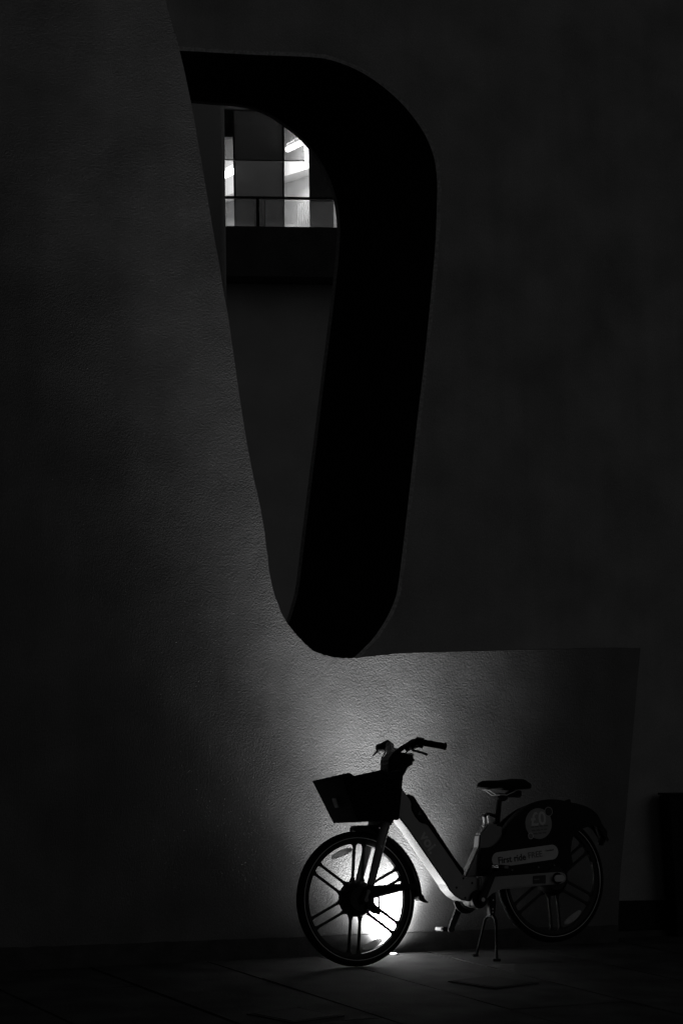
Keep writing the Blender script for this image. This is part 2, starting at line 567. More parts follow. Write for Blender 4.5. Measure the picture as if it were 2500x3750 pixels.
# ------------------------------------------------------------------ uplight set in the paving
LP = Vector((0.296, 10.265, 0))
lamp = empty('ground_uplight', Matrix.Translation(LP))
tag(lamp, 'small round glowing uplight set in the paving behind the front wheel', 'lamp')
def ring(r0, r1, z0, z1, n=40):
    b = MB()
    rr = []
    for k in range(n + 1):
        a = 2 * math.pi * k / n
        c, s_ = math.cos(a), math.sin(a)
        rr.append([(r0 * c, r0 * s_, z0), (r1 * c, r1 * s_, z0), (r1 * c, r1 * s_, z1), (r0 * c, r0 * s_, z1)])
    return b.loft(rr, True, False)
ring(0.026, 0.036, 0.0, 0.006).build('bezel', 'chrome', lamp, bevel=0.001)
lens = MB()
lens.add([(0.0255 * math.cos(2 * math.pi * k / 32), 0.0255 * math.sin(2 * math.pi * k / 32), 0.005) for k in range(32)], [tuple(range(32))])
lens.build('lens', emit('lamp_lens', 0.8, 12.0), lamp)
def spot(name, power, size, blend, aim, r=0.010, flat=1.0):
    """one lobe of the wall washer optics; flat < 1 squeezes the beam across the wall"""
    d = bpy.data.lights.new(name, 'SPOT')
    d.energy = power
    d.spot_size = R(size)
    d.spot_blend = blend
    d.shadow_soft_size = r
    o = bpy.data.objects.new(name, d)
    COL.objects.link(o)
    o.parent = lamp
    o.location = (0, 0, 0.02)
    z = -Vector(aim).normalized()
    x = (eu - z * eu.dot(z)).normalized()
    o.rotation_euler = Matrix((x, z.cross(x), z)).transposed().to_euler()
    o.scale = (1.0, flat, 1.0)
    return o
ax = VA - eu * 0.08
spot('beam_core', CORE, 45, 1.0, ax, r=0.016, flat=math.tan(R(5.6)) / math.tan(R(22.5)))
spot('beam_near', NEAR, 94, 1.0, VA - eu * 0.05 - NA * 0.24, r=0.016)
spot('beam_mid', MID, 68, 1.0, ax + eu * 0.03, r=0.016, flat=math.tan(R(6)) / math.tan(R(34)))
spot('beam_scatter', SPILL * 0.42, 168, 1.0, VA, r=0.016)
spot('beam_spill', SPILL, 118, 1.0, VA - eu * 0.06 - NA * 0.25)

# ------------------------------------------------------------------ the court behind the opening
sw = MB().prism([(-3.2, -0.02), (-3.2, 7.5), (-0.99, 7.5), (-0.905, 5.65), (-0.857, 4.1), (-0.80, -0.02)], 13.5, 13.8, lambda a, b, c: Vector((a, c, b)))
sw = sw.build('court_side_wall', 'courtside', None, bevel=0.01)
tag(sw, 'plain grey wall sliver seen at the left inside the tall opening', 'wall')

BX = -0.886
W = lambda x, z, y: Vector((x + BX, y, z))
YB = 26.0
bld = empty('office_building', Matrix.Translation((BX, YB, 0)))
tag(bld, 'office building with lit windows seen through the top of the opening', 'building')
bp_ = lambda a, b, c: Vector((a, c, b))
def bpart(name, m, quads, y0, y1, parent=None, bevel=0.0):
    b = MB()
    for q in quads:
        b.prism(q, y0, y1, bp_)
    return b.build(name, m, parent or bld, bevel=bevel)
rect = lambda x0, z0, x1, z1: [(x0, z0), (x1, z0), (x1, z1), (x0, z1)]
bpart('lower_wall', 'court', [rect(-5, -0.03, 5, 7.3)], 0.5, 0.9)
bpart('balcony_slab', 'slabedge', [rect(-5, 7.194, 5, 7.896)], 0.0, 1.5)
# upper facade: dark cladding between the windows, each panel its own part
bpart('smoked_window', 'smoked', [[(-0.712, 7.95), (-0.012, 7.95), (-0.055, 10.2), (-0.80, 10.2)]], 1.60, 1.61)
for q in ((-0.715, -0.79), (-0.016, -0.055)):
    bpart('mullion', 'railm', [[(q[0] - .008, 7.95), (q[0] + .008, 7.95), (q[1] + .008, 9.95), (q[1] - .008, 9.95)]], 1.58, 1.63)
bpart('cladding_panel', 'slabedge', [[(0.388, 8.0), (0.71, 8.0), (0.68, 9.8), (0.325, 9.8)]], 1.5, 1.7, bevel=0.01)
bpart('cladding_panel', 'cladding', [[(1.05, 8.0), (4, 8.0), (4, 9.8), (1.05, 9.8)]], 1.5, 1.7)
bpart('cladding_panel', 'cladding', [[(-4, 8.0), (-1.25, 8.0), (-1.25, 9.8), (-4, 9.8)]], 1.5, 1.7)
bpart('soffit', 'cladding', [rect(-4, 10.02, 4, 10.12)], 0.2, 1.55)
bpart('fascia', 'cladding', [rect(-4, 10.13, 4, 12)], 0.5, 0.8)
bpart('header_panel', 'cladding', [rect(-4, 9.62, -0.79, 10.4), rect(-0.05, 9.86, 0.335, 10.4), rect(0.34, 9.8, 4, 10.4)], 1.52, 1.68)
for q in ([(-1.25, 7.95), (-0.72, 7.95), (-0.79, 9.8), (-1.25, 9.8)], [(-0.012, 7.95), (0.388, 7.95), (0.325, 9.9), (-0.05, 9.9)], [(0.71, 7.95), (1.05, 7.95), (1.05, 9.8), (0.68, 9.8)]):
    wnd = bpart('window', 'pane', [q], 1.60, 1.606)
    fr_ = MB()
    for a, b2 in zip(q, q[1:] + q[:1]):
        va, vb2 = Vector((a[0], 1.6, a[1])), Vector((b2[0], 1.6, b2[1]))
        fr_.tube([va, vb2], 0.012, 4)
    fr_.build('window_frame', 'railm', wnd)
# the lit room
bpart('room_floor', 'innerg', [rect(-4, 7.90, 4, 7.97)], 1.75, 6.5)
bpart('room_ceiling', 'inner', [rect(-4, 10.75, 4, 10.85)], 1.75, 6.5)
bpart('room_wall', 'inner', [rect(-4, 7.9, 4, 10.8)], 6.4, 6.5)
def slanted(name, m, x0, y0, ang, length, z0, z1, th=0.08):
    """wall running back to the left: starts at its near right end"""
    d = Vector((-math.cos(ang), math.sin(ang), 0))
    nrm = Vector((math.sin(ang), math.cos(ang), 0))
    a = Vector((x0, y0, 0))
    b = MB()
    pts = [a, a + d * length, a + d * length + nrm * th, a + nrm * th]
    b.loft([[p + Vector((0, 0, z0)) for p in pts], [p + Vector((0, 0, z1)) for p in pts]])
    return b.build(name, m, bld)
ANG = R(50)
slanted('partition_wall', 'inner', 0.52, 3.72, ANG, 3.4, 7.97, 10.75)
slanted('bulkhead', 'inner', 0.50, 3.30, ANG, 3.4, 9.74, 10.75, 0.3)
slanted('low_screen', 'innerg', 0.40, 3.20, ANG, 2.6, 7.97, 8.86)
sl = MB()
for k in range(9):
    q = Vector((0.42 - 0.034 * k, 3.10 + 0.040 * k, 0))
    b = MB().box((q.x, q.y, 8.55), (0.016, 0.02, 1.16))
    b.build('slat', 'innerg', bld)
slanted('partition_wall', 'inner', -0.30, 3.72, ANG, 2.6, 7.97, 10.75)
slanted('bulkhead', 'inner', -0.34, 3.30, ANG, 2.6, 9.44, 10.75, 0.25)
# ceiling tubes
def tube_light(label, a, b, z, s=9.0):
    r = empty('ceiling_light', Matrix.Translation((BX, YB, 0)))
    MB().tube([Vector((a[0], a[1], z)), Vector((b[0], b[1], z))], 0.045, 10).build('tube', emit('lit_tube', 0.8, s), r)
    MB().tube([Vector((a[0], a[1], z + 0.07)), Vector((b[0], b[1], z + 0.07))], 0.03, 6).build('housing', 'inner', r)
    tag(r, label, 'ceiling light', 'strip lights in the office')
tube_light('white strip light glowing in the right lit window', (0.46, 2.0), (-0.02, 2.80), 9.82, 12.0)
tube_light('white strip light glowing in the left lit window', (-0.66, 2.3), (-1.05, 2.9), 9.40, 12.0)
for x, y, e in ((0.5, 2.6, 125.0), (-0.9, 2.6, 105.0), (1.1, 3.0, 95.0)):  # unseen fill lamps without fittings, added to brighten the room
    d = bpy.data.lights.new('room_fill', 'AREA')
    d.energy = e
    d.shape = 'RECTANGLE'
    d.size, d.size_y = 1.2, 0.12
    o = bpy.data.objects.new('room_fill', d)
    COL.objects.link(o)
    o.parent = bld
    o.location = (x, y, 10.6)
# tinted sheet hanging over the upper windows
tp = empty('tinted_glass_screen', Matrix.Translation((BX, YB, 0)))
tag(tp, 'dark tinted glass screen hanging across the upper part of the lit windows', 'glass screen')
MB().prism([(-1.6, 9.19), (0.281, 9.187), (0.255, 9.94), (-1.6, 9.94)], 1.20, 1.212, bp_).build('sheet', 'tint', tp)
MB().prism([(-1.6, 9.178), (0.283, 9.174), (0.283, 9.187), (-1.6, 9.19)], 1.195, 1.217, bp_).build('edge_trim', 'railm', tp)
# glass balustrade on the balcony edge
bal = empty('glass_balustrade', Matrix.Translation((BX, YB, 0)))
tag(bal, 'glass balustrade with a black rail on the balcony in front of the lit windows', 'balustrade')
MB().prism(rect(-3, 8.296, 3, 8.328), 0.02, 0.075, bp_).build('rail', 'railm', bal, bevel=0.004)
for x in (-1.52, -0.325, 0.87):
    MB().prism([(x - 0.022, 7.897), (x + 0.022, 7.897), (x + 0.010, 8.296), (x - 0.034, 8.296)], 0.03, 0.065, bp_).build('post', 'railm', bal)
for x0, x1 in ((-1.44, -0.39), (-0.23, 0.80), (0.95, 1.9)):
    pn = MB().prism([(x0 + .012, 7.898), (x1 + .012, 7.898), (x1, 8.27), (x0, 8.27)], 0.04, 0.052, bp_).build('pane', 'frost', bal)
    MB().prism([(x0 - .006, 7.9), (x0 + .006, 7.9), (x0 - .002, 8.27), (x0 - .014, 8.27)], 0.036, 0.039, bp_).build('pane_edge', 'lip', pn)

# ------------------------------------------------------------------ the bicycle
F0 = Vector((0.1125, 9.7758, 0))
R0 = Vector((1.1563, 10.3195, 0))
yb = math.atan2(R0.y - F0.y, R0.x - F0.x)
LEAN = -0.0794
bxv = Vector((math.cos(yb), math.sin(yb), 0))
bn = Vector((math.sin(yb), -math.cos(yb), 0))
bz = Vector((0, 0, 1)) * math.cos(LEAN) + bn * math.sin(LEAN)
by = -(bn * math.cos(LEAN) - Vector((0, 0, 1)) * math.sin(LEAN))
bike = empty('bicycle', frame(F0, bxv, by, bz))
tag(bike, 'step-through hire bicycle with front basket, parked on its stand against the lit wall', 'bicycle')
WB, RZ, WR = 1.1769, 0.4006, 0.335

def wheel(cs, ct, phase, refl_angles):
    rim = MB().lathe(cs, ct, [(0.273, -0.012), (0.273, 0.012), (0.296, 0.017), (0.307, 0.014), (0.307, -0.014), (0.296, -0.017)], 96).build('wheel', 'alloy', bike, smooth=35)
    prof = [(0.3105 + 0.0245 * math.cos(2 * math.pi * k / 14), 0.0235 * math.sin(2 * math.pi * k / 14)) for k in range(14)]
    MB().lathe(cs, ct, prof, 96).build('tyre', 'rubber', rim, smooth=50)
    for w in (0.0232, -0.0232):
        MB().lathe(cs, ct, [(0.3010, w * 0.93), (0.3045, w * 0.93), (0.3045, w * 1.02), (0.3010, w * 1.02)], 96).build('reflective_stripe', 'stripe', rim, smooth=40)
    MB().lathe(cs, ct, [(0.012, -0.052), (0.060, -0.052), (0.082, -0.036), (0.091, -0.020), (0.091, 0.020), (0.082, 0.036), (0.060, 0.052), (0.012, 0.052)], 48).build('hub', 'alloy', rim, smooth=35)
    for k in range(6):
        a = phase + k * math.pi / 3
        d = Vector((math.cos(a), math.sin(a)))
        q = Vector((-d.y, d.x))
        for sgn in (-1, 1):
            o = q * (0.027 * sgn)
            pts = []
            hw = 0.0062
            for rr, ww in ((0.075, 0.020), (0.098, 0.010), (0.112, hw), (0.252, hw), (0.265, 0.011), (0.280, 0.024)):
                pts.append((rr, ww))
            poly = [o + d * rr + q * ww for rr, ww in pts] + [o + d * rr - q * ww for rr, ww in reversed(pts)]
            MB().prism([(cs + p.x, ct + p.y) for p in poly], -0.008, 0.008).build('spoke', 'alloy', rim, bevel=0.002, seg=1)
    for a in refl_angles:
        d = Vector((math.cos(a), math.sin(a)))
        q = Vector((-d.y, d.x))
        c = d * 0.243
        poly = []
        for k in range(20):
            f = 2 * math.pi * k / 20
            x, y = 0.066 * math.cos(f), 0.0165 * math.sin(f)
            poly.append(c + q * x + d * (y - 0.9 * x * x))
        MB().prism([(cs + p.x, ct + p.y) for p in poly], 0.006, 0.016).build('reflector', 'lensref' if cs < 0.5 else 'refl', rim, bevel=0.003)
    return rim
fw = wheel(0.0, WR, R(85), (R(110), R(-70)))
rw = wheel(WB, RZ, R(94), (R(-60), R(150)))

# fork
fk = MB()
fk.prism([(0.112, 0.690), (0.118, 0.735), (0.185, 0.735), (0.178, 0.685)], -0.078, 0.078)
fork = fk.build('fork', 'black', bike, bevel=0.012)
for sg in (1, -1):
    n = 14
    b = MB()
    rings = []
    for t, hw, th in ((0, 0.027, 0.017), (0.5, 0.0235, 0.015), (1, 0.0205, 0.013)):
        c = Vector((0.147, 0.712)).lerp(Vector((0.048, 0.402)), t)
        d = Vector((0.31, -0.099)).normalized()
        rings.append([bl(c.x + d.x * hw * math.cos(2 * math.pi * k / n), c.y + d.y * hw * math.cos(2 * math.pi * k / n), sg * 0.066 + th * math.sin(2 * math.pi * k / n)) for k in range(n)])
    b.loft(rings)
    leg = b.build('fork_leg', 'forkpaint', fork, smooth=50)
    b = MB().prism([(0.068, 0.412), (0.030, 0.402), (0.006, 0.365), (-0.012, 0.325), (0.004, 0.306), (0.030, 0.318), (0.046, 0.36)], sg * 0.056, sg * 0.074)
    b.build('dropout', 'black', fork, bevel=0.004)
    b = MB()
    b.lathe(0.028, 0.369, [(0.002, sg * 0.074), (0.0105, sg * 0.074), (0.0105, sg * 0.081), (0.002, sg * 0.081)], 20)
    b.lathe(0.014, 0.330, [(0.002, sg * 0.074), (0.0115, sg * 0.074), (0.0115, sg * 0.084), (0.002, sg * 0.084)], 20)
    b.prism([(0.020, 0.369), (0.006, 0.330), (0.022, 0.330), (0.036, 0.369)], sg * 0.074, sg * 0.080)
    b.build('axle_cover', 'sticker2', fork, smooth=40)
lettering('lettering', 'v', 0.016, side_matrix(0.108, 0.590, 0.0838, 0), 'mark', fork)
MB().tube([bl(0.150, 0.735), bl(0.196, 0.90)], 0.026, 16).build('steerer', 'black', fork, smooth=50)

# front mudguard
def guard(cs, ct, angs, rads, half=0.031, m='black', name='mudguard'):
    rings = []
    for a, r in zip(angs, rads):
        d = Vector((math.cos(a), math.sin(a)))
        sec = [(r - 0.022, half), (r - 0.004, half * 0.93), (r + 0.004, half * 0.55), (r + 0.0065, 0), (r + 0.004, -half * 0.55), (r - 0.004, -half * 0.93), (r - 0.022, -half),
               (r - 0.022, -half + 0.002), (r - 0.006, -half * 0.86), (r + 0.001, -half * 0.5), (r + 0.0035, 0), (r + 0.001, half * 0.5), (r - 0.006, half * 0.86), (r - 0.022, half - 0.002)]
        rings.append([bl(cs + d.x * q, ct + d.y * q, w) for q, w in sec])
    return MB().loft(rings).build(name, m, bike, smooth=45)
n = 34
mg = guard(0, WR, [R(92 + (-2 - 92) * k / n) for k in range(n + 1)], [0.356 + 0.014 * (k / n) ** 2 for k in range(n + 1)])
MB().prism([(0.347, 0.332), (0.376, 0.345), (0.383, 0.325), (0.394, 0.312), (0.411, 0.303), (0.398, 0.300), (0.376, 0.303), (0.352, 0.314)], -0.028, 0.028).build('flap', 'black', mg, bevel=0.004)
MB().prism([(-0.016, 0.672), (-0.010, 0.690), (0.030, 0.700), (0.132, 0.698), (0.135, 0.660), (0.06, 0.668)], -0.024, 0.024).build('bracket', 'black', mg, bevel=0.005)
MB().prism([(-0.018, 0.687), (-0.012, 0.697), (0.010, 0.699), (0.008, 0.691)], -0.02, 0.02).build('bracket_tip', 'refl', mg, bevel=0.002)
for sg in (1, -1):
    MB().prism([(0.030, 0.352), (0.040, 0.385), (0.120, 0.394), (0.330, 0.402), (0.346, 0.372), (0.26, 0.370), (0.150, 0.350), (0.060, 0.332)], sg * 0.046, sg * 0.053).build('stay', 'black', mg, bevel=0.002)
MB().tube([bl(0.03, 0.352, 0.085), bl(0.075, 0.345, 0.085), bl(0.125, 0.362, 0.08), bl(0.18, 0.385, 0.07)], 0.0035, 8).build('brake_cable', 'rubber', fork, smooth=60)
MB().tube([bl(0.088, 0.345, 0.075), bl(0.089, 0.30, 0.075), bl(0.090, 0.245, 0.07)], [0.0045, 0.0045, 0.0028], 8).build('brake_arm', 'black', fork, smooth=60)
MB().prism([(0.02, 0.286), (0.055, 0.262), (0.098, 0.252), (0.103, 0.268), (0.060, 0.30), (0.03, 0.32)], 0.060, 0.070).build('brake_plate', 'black', fork, bevel=0.003)

# basket
bk_top = [(-0.152, .932, .168), (-0.152, .932, -.168), (0.070, .973, -.180), (0.100, .956, -.180), (0.196, .972, -.180), (0.196, .972, .180), (0.100, .956, .180), (0.070, .973, .180)]
bk_bot = [(-0.050, .714, .138), (-0.050, .714, -.138), (0.070, .718, -.145), (0.100, .719, -.145), (0.180, .722, -.145), (0.180, .722, .145), (0.100, .719, .145), (0.070, .718, .145)]
cen_t, cen_b = Vector((0.03, 0.95, 0)), Vector((0.06, 0.72, 0))
def inner(ring, k, dz):
    c = sum((Vector(p) for p in ring), Vector()) / len(ring)
    return [(c.x + (p[0] - c.x) * k, p[1] + dz, p[2] * k) for p in ring]
rings = [[bl(*p) for p in r] for r in (bk_bot, bk_top, inner(bk_top, 0.955, 0.0), inner(bk_bot, 0.95, 0.012))]
basket = MB().loft(rings).build('basket', 'basket', bike, bevel=0.011, seg=3)
nrm = Vector((-0.22, 0, -0.10)).normalized()
MB().prism([(-0.116, 0.835), (-0.101, 0.790), (-0.095, 0.792), (-0.112, 0.840)], -0.022, 0.022).build('front_reflector', 'mark', basket, bevel=0.003)
MB().prism([(-0.052, 0.722), (-0.047, 0.722), (-0.045, 0.728), (-0.050, 0.728)], 0.02, 0.09).build('edge_glint', 'sticker2', basket)  # pale sliver painting the glint on the basket's lower edge
MB().prism([(0.150, 0.728), (0.152, 0.690), (0.200, 0.700), (0.215, 0.760), (0.190, 0.800)], -0.05, 0.05).build('basket_mount', 'black', basket, bevel=0.008)

# stem, bars, controls
stem = MB().prism([(0.181, 1.018), (0.184, 0.960), (0.200, 0.925), (0.268, 0.940), (0.300, 0.990), (0.339, 1.012), (0.345, 1.040), (0.296, 1.064), (0.222, 1.070), (0.200, 1.055)], -0.05, 0.05).build('stem', 'basket', bike, bevel=0.012)
MB().tube([bl(0.185, 0.86), bl(0.236, 1.02)], [0.037, 0.042], 18).build('head_sleeve', 'basket', stem, smooth=50)
MB().prism([(0.312, 1.056), (0.332, 1.047), (0.338, 1.055), (0.318, 1.066)], -0.03, 0.048).build('display', 'mark', stem, bevel=0.002)
hb = MB()
path = [(0.236, 1.060, 0), (0.238, 1.072, 0.045), (0.262, 1.096, 0.080), (0.285, 1.110, 0.115), (0.300, 1.113, 0.160), (0.318, 1.106, 0.195)]
full = [bl(a, b, -c) for a, b, c in reversed(path[1:])] + [bl(a, b, c) for a, b, c in path]
bars = hb.tube([p for p in full], [0.013] * len(full), 14).build('handlebar', 'black', bike, smooth=60)
for sg in (1, -1):
    ge = bl(0.392, 1.084, sg * 0.272) if sg > 0 else bl(0.380, 1.084, sg * 0.245)
    gs = bl(0.312, 1.108, sg * 0.186)
    d = ge - gs
    MB().tube([gs, gs + d * .03, gs + d * 0.5, gs + d * 0.92, ge - d * 0.05, ge], [0.0165, 0.0175, 0.0165, 0.0165, 0.0195, 0.018], 16).build('grip', 'rubber', bars, smooth=40)
    cl = bl(0.300, 1.110, sg * 0.165)
    MB().tube([cl - d.normalized() * 0.018, cl + d.normalized() * 0.018], [0.026, 0.027], 16).build('brake_clamp', 'basket', bars, smooth=40)
    MB().tube([bl(0.262, 1.088, sg * 0.09), bl(0.285, 1.105, sg * 0.13), bl(0.300, 1.110, sg * 0.17)], [0.021, 0.026, 0.023], 12).build('brake_body', 'basket', bars, smooth=50)
    MB().tube([bl(0.262, 1.084, sg * 0.14), bl(0.256, 1.070, sg * 0.175), bl(0.282, 1.056, sg * 0.22), bl(0.296, 1.044, sg * 0.245)], [0.008, 0.0065, 0.006, 0.0065], 10).build('brake_lever', 'alloy', bars, smooth=60)
MB().tube([bl(0.222, 1.094, -0.15), bl(0.230, 1.096, -0.15), bl(0.246, 1.098, -0.15), bl(0.262, 1.096, -0.15)], [0.012, 0.024, 0.026, 0.024], 16).build('bell', 'basket', bars, smooth=50)
MB().tube([bl(0.252, 1.090, -0.15), bl(0.268, 1.108, -0.152), bl(0.288, 1.116, -0.155), bl(0.304, 1.104, -0.16), bl(0.308, 1.07, -0.16)], [0.018, 0.024, 0.027, 0.024, 0.020], 14).build('shifter', 'basket', bars, smooth=50)
MB().tube([bl(0.228, 1.082, -0.15), bl(0.212, 1.070, -0.15), bl(0.196, 1.056, -0.15)], [0.007, 0.0055, 0.003], 8).build('bell_lever', 'basket', bars, smooth=50)
MB().tube([bl(0.262, 1.075, 0.12), bl(0.230, 1.040, 0.10), bl(0.205, 0.98, 0.07), bl(0.195, 0.90, 0.045)], 0.0035, 8).build('cable', 'rubber', bars, smooth=60)
MB().tube([bl(0.262, 1.075, -0.13), bl(0.225, 1.040, -0.11), bl(0.200, 0.98, -0.07), bl(0.195, 0.90, -0.045)], 0.0035, 8).build('cable', 'rubber', bars, smooth=60)

# frame
fp = [(0.219, 0.751), (0.283, 0.678), (0.332, 0.614), (0.406, 0.515), (0.501, 0.390), (0.518, 0.362), (0.554, 0.327), (0.591, 0.307), (0.649, 0.297), (0.700, 0.300),
      (0.735, 0.335), (0.742, 0.385), (0.736, 0.421), (0.612, 0.424), (0.597, 0.440), (0.545, 0.510), (0.400, 0.699), (0.361, 0.704), (0.330, 0.738), (0.308, 0.776),
      (0.311, 0.812), (0.279, 0.853), (0.247, 0.903), (0.224, 0.915), (0.198, 0.830), (0.183, 0.765), (0.196, 0.752)]
fr_o = MB().prism(fp, -0.05, 0.05).build('frame', 'paint', bike, bevel=0.007, seg=3)
bat = MB().prism([(0.286, 0.853), (0.321, 0.846), (0.566, 0.511), (0.612, 0.458), (0.609, 0.432), (0.600, 0.438), (0.545, 0.5125), (0.400, 0.7015), (0.361, 0.7065), (0.332, 0.740), (0.3105, 0.776), (0.3135, 0.812)], -0.052, 0.052)
bat = bat.build('battery', 'black', fr_o, bevel=0.005)
ang = math.atan2(0.563 - 0.655, 0.428 - 0.366)
lettering('lettering', 'voi.', 0.118, side_matrix(0.400, 0.607, 0.0505, ang), 'mark', fr_o, bold=0.03)
lettering('lettering', 'v', 0.018, side_matrix(0.352, 0.752, 0.0525, ang), 'sticker2', fr_o)
for s_, t_ in ((0.655, 0.392), (0.603, 0.418), (0.560, 0.372), (0.610, 0.318)):
    MB().lathe(s_, t_, [(0.001, 0.0495), (0.006, 0.0495), (0.006, 0.0515), (0.001, 0.0515)], 12).build('bolt', 'black', fr_o)

st = MB().prism([(0.726, 0.640), (0.716, 0.575), (0.626, 0.4225), (0.706, 0.4225), (0.790, 0.560), (0.868, 0.610), (0.866, 0.684), (0.835, 0.690), (0.783, 0.697)], -0.030, 0.030)
st = st.build('seat_tube', 'forkpaint', bike, bevel=0.008)
MB().tube([bl(0.847, 0.672), bl(0.852, 0.70)], [0.026, 0.026], 18).build('seat_collar', 'black', st, smooth=40)
sp_ = MB().tube([bl(0.835, 0.60), bl(0.852, 0.70), bl(0.871, 0.835)], [0.0155, 0.0155, 0.0155], 18).build('seat_post', 'black', bike, smooth=60)
MB().prism([(0.850, 0.820), (0.858, 0.855), (0.905, 0.850), (0.918, 0.826), (0.890, 0.808)], -0.022, 0.022).build('saddle_clamp', 'black', sp_, bevel=0.005)

# lock bracket in front of the seat tube
lk = MB().prism([(0.736, 0.628), (0.736, 0.635), (0.792, 0.636), (0.792, 0.629)], -0.024, 0.024).build('lock_bracket', 'chrome', bike, bevel=0.0015)
for a, b in (((0.757, 0.645), (0.773, 0.700)), ((0.783, 0.645), (0.800, 0.700))):
    MB().prism([(a[0] - .003, a[1]), (a[0] + .003, a[1]), (b[0] + .004, b[1]), (b[0] + .002, 0.742), (b[0] - .006, 0.742), (b[0] - .003, b[1])], -0.010, 0.010).build('prong', 'chrome', lk, bevel=0.0015)
MB().prism([(0.757, 0.640), (0.788, 0.642), (0.786, 0.652), (0.760, 0.650)], -0.010, 0.010).build('prong_base', 'chrome', lk)
MB().tube([bl(0.772, 0.736, -0.014), bl(0.772, 0.736, 0.014)], 0.008, 12).build('lock_pin', 'black', lk)
MB().tube([bl(0.785, 0.745, 0.0), bl(0.812, 0.742, 0.0), bl(0.84, 0.735, 0.0)], 0.009, 10).build('lock_shackle', 'black', lk, smooth=50)

# saddle: rings from nose to tail
rings = []
for s_, zt, zb, hw in ((0.738, 0.894, 0.884, 0.010), (0.746, 0.909, 0.880, 0.017), (0.770, 0.919, 0.876, 0.022), (0.815, 0.921, 0.872, 0.027), (0.865, 0.921, 0.870, 0.036),
                       (0.910, 0.924, 0.868, 0.055), (0.955, 0.929, 0.866, 0.076), (1.000, 0.927, 0.866, 0.085), (1.028, 0.912, 0.868, 0.076), (1.040, 0.893, 0.876, 0.050)):
    r_ = []
    for k in range(20):
        a = 2 * math.pi * k / 20
        c, sn = math.cos(a), math.sin(a)
        e = 0.62
        x = hw * abs(c) ** e * (1 if c > 0 else -1)
        y = (zt + zb) / 2 + (zt - zb) / 2 * abs(sn) ** e * (1 if sn > 0 else -1)
        if sn > 0:
            y -= 0.006 * (abs(x) / max(hw, 1e-3)) ** 2
        r_.append(bl(s_, y, x))
    rings.append(r_)
sad = MB().loft(rings).build('saddle', 'rubber', bike, smooth=60)
for sg in (1, -1):
    MB().tube([bl(0.775, 0.876, sg * 0.010), bl(0.803, 0.868, sg * 0.018), bl(0.838, 0.846, sg * 0.022), bl(0.905, 0.842, sg * 0.022), bl(0.975, 0.872, sg * 0.03)], 0.0035, 8).build('rail', 'chrome', sad, smooth=60)
MB().prism([(0.940, 0.868), (1.006, 0.868), (1.002, 0.832), (0.985, 0.826), (0.965, 0.830), (0.916, 0.830), (0.912, 0.850)], -0.02, 0.02).build('tail_box', 'black', sad, bevel=0.006)

# rear mudguard, side covers and prints
n = 40
A0, A1 = R(158), R(28)
rg = guard(WB, RZ, [A0 + (A1 - A0) * k / n for k in range(n + 1)], [0.378 + 0.040 * math.sin(min(1, k / n * 1.15) * math.pi / 2) for k in range(n + 1)], 0.036)
MB().prism([(1.486, 0.660), (1.500, 0.700), (1.520, 0.668), (1.545, 0.640), (1.540, 0.615), (1.514, 0.566), (1.500, 0.568), (1.508, 0.610)], -0.022, 0.022).build('tail_light', 'black', rg, bevel=0.004)
MB().tube([bl(1.275, 0.800, 0.02), bl(1.305, 0.806, 0.02)], [0.010, 0.011], 10).build('knob', 'black', rg)
skirt = [(0.716, 0.571), (0.784, 0.575), (0.834, 0.602), (0.875, 0.655), (0.891, 0.695), (0.988, 0.759), (1.063, 0.786), (1.133, 0.796), (1.200, 0.803), (1.290, 0.800), (1.395, 0.776), (1.455, 0.742), (1.485, 0.700), (1.492, 0.655), (1.450, 0.672),
         (1.400, 0.668), (1.345, 0.650), (1.300, 0.615), (1.281, 0.537), (1.267, 0.443), (0.946, 0.4255), (0.694, 0.4245)]
skc = [(p.x, p.y) for p in smooth_curve([(a, b, 0) for a, b in skirt], 3)]
side = MB().prism(skc, 0.040, 0.048).build('side_cover', 'seatpaint', rg, bevel=0.003)
MB().prism(skc, -0.048, -0.040).build('side_cover', 'seatpaint', rg, bevel=0.003)

def disc(cs, ct, rx, ry, w0, w1, name, m, parent, n=36, r_in=None):
    if r_in:
        b = MB().lathe(cs, ct, [(r_in, w0), (rx, w0), (rx, w1), (r_in, w1)], n)
    else:
        b = MB().prism([(cs + rx * math.cos(2 * math.pi * k / n), ct + ry * math.sin(2 * math.pi * k / n)) for k in range(n)], w0, w1)
    return b.build(name, m, parent)
cst = disc(1.081, 0.690, 0.084, 0.081, 0.0485, 0.0492, 'round_sticker', 'badge', rg)
disc(1.147, 0.752, 0.022, 0.022, 0.0494, 0.0500, 'sticker_dot', 'inkdark', rg)
disc(1.147, 0.752, 0.025, 0.022, 0.0494, 0.0500, 'sticker_ring', 'sticker', rg, r_in=0.0225)
disc(1.028, 0.626, 0.017, 0.017, 0.0494, 0.0500, 'sticker_ring', 'sticker', rg, r_in=0.0135)
disc(1.028, 0.626, 0.013, 0.013, 0.0494, 0.0498, 'sticker_dot', 'sticker2', rg)
lettering('lettering', '\u00a30', 0.098, side_matrix(1.079, 0.716, 0.0497, R(4)), 'mark', rg, bold=0.02)
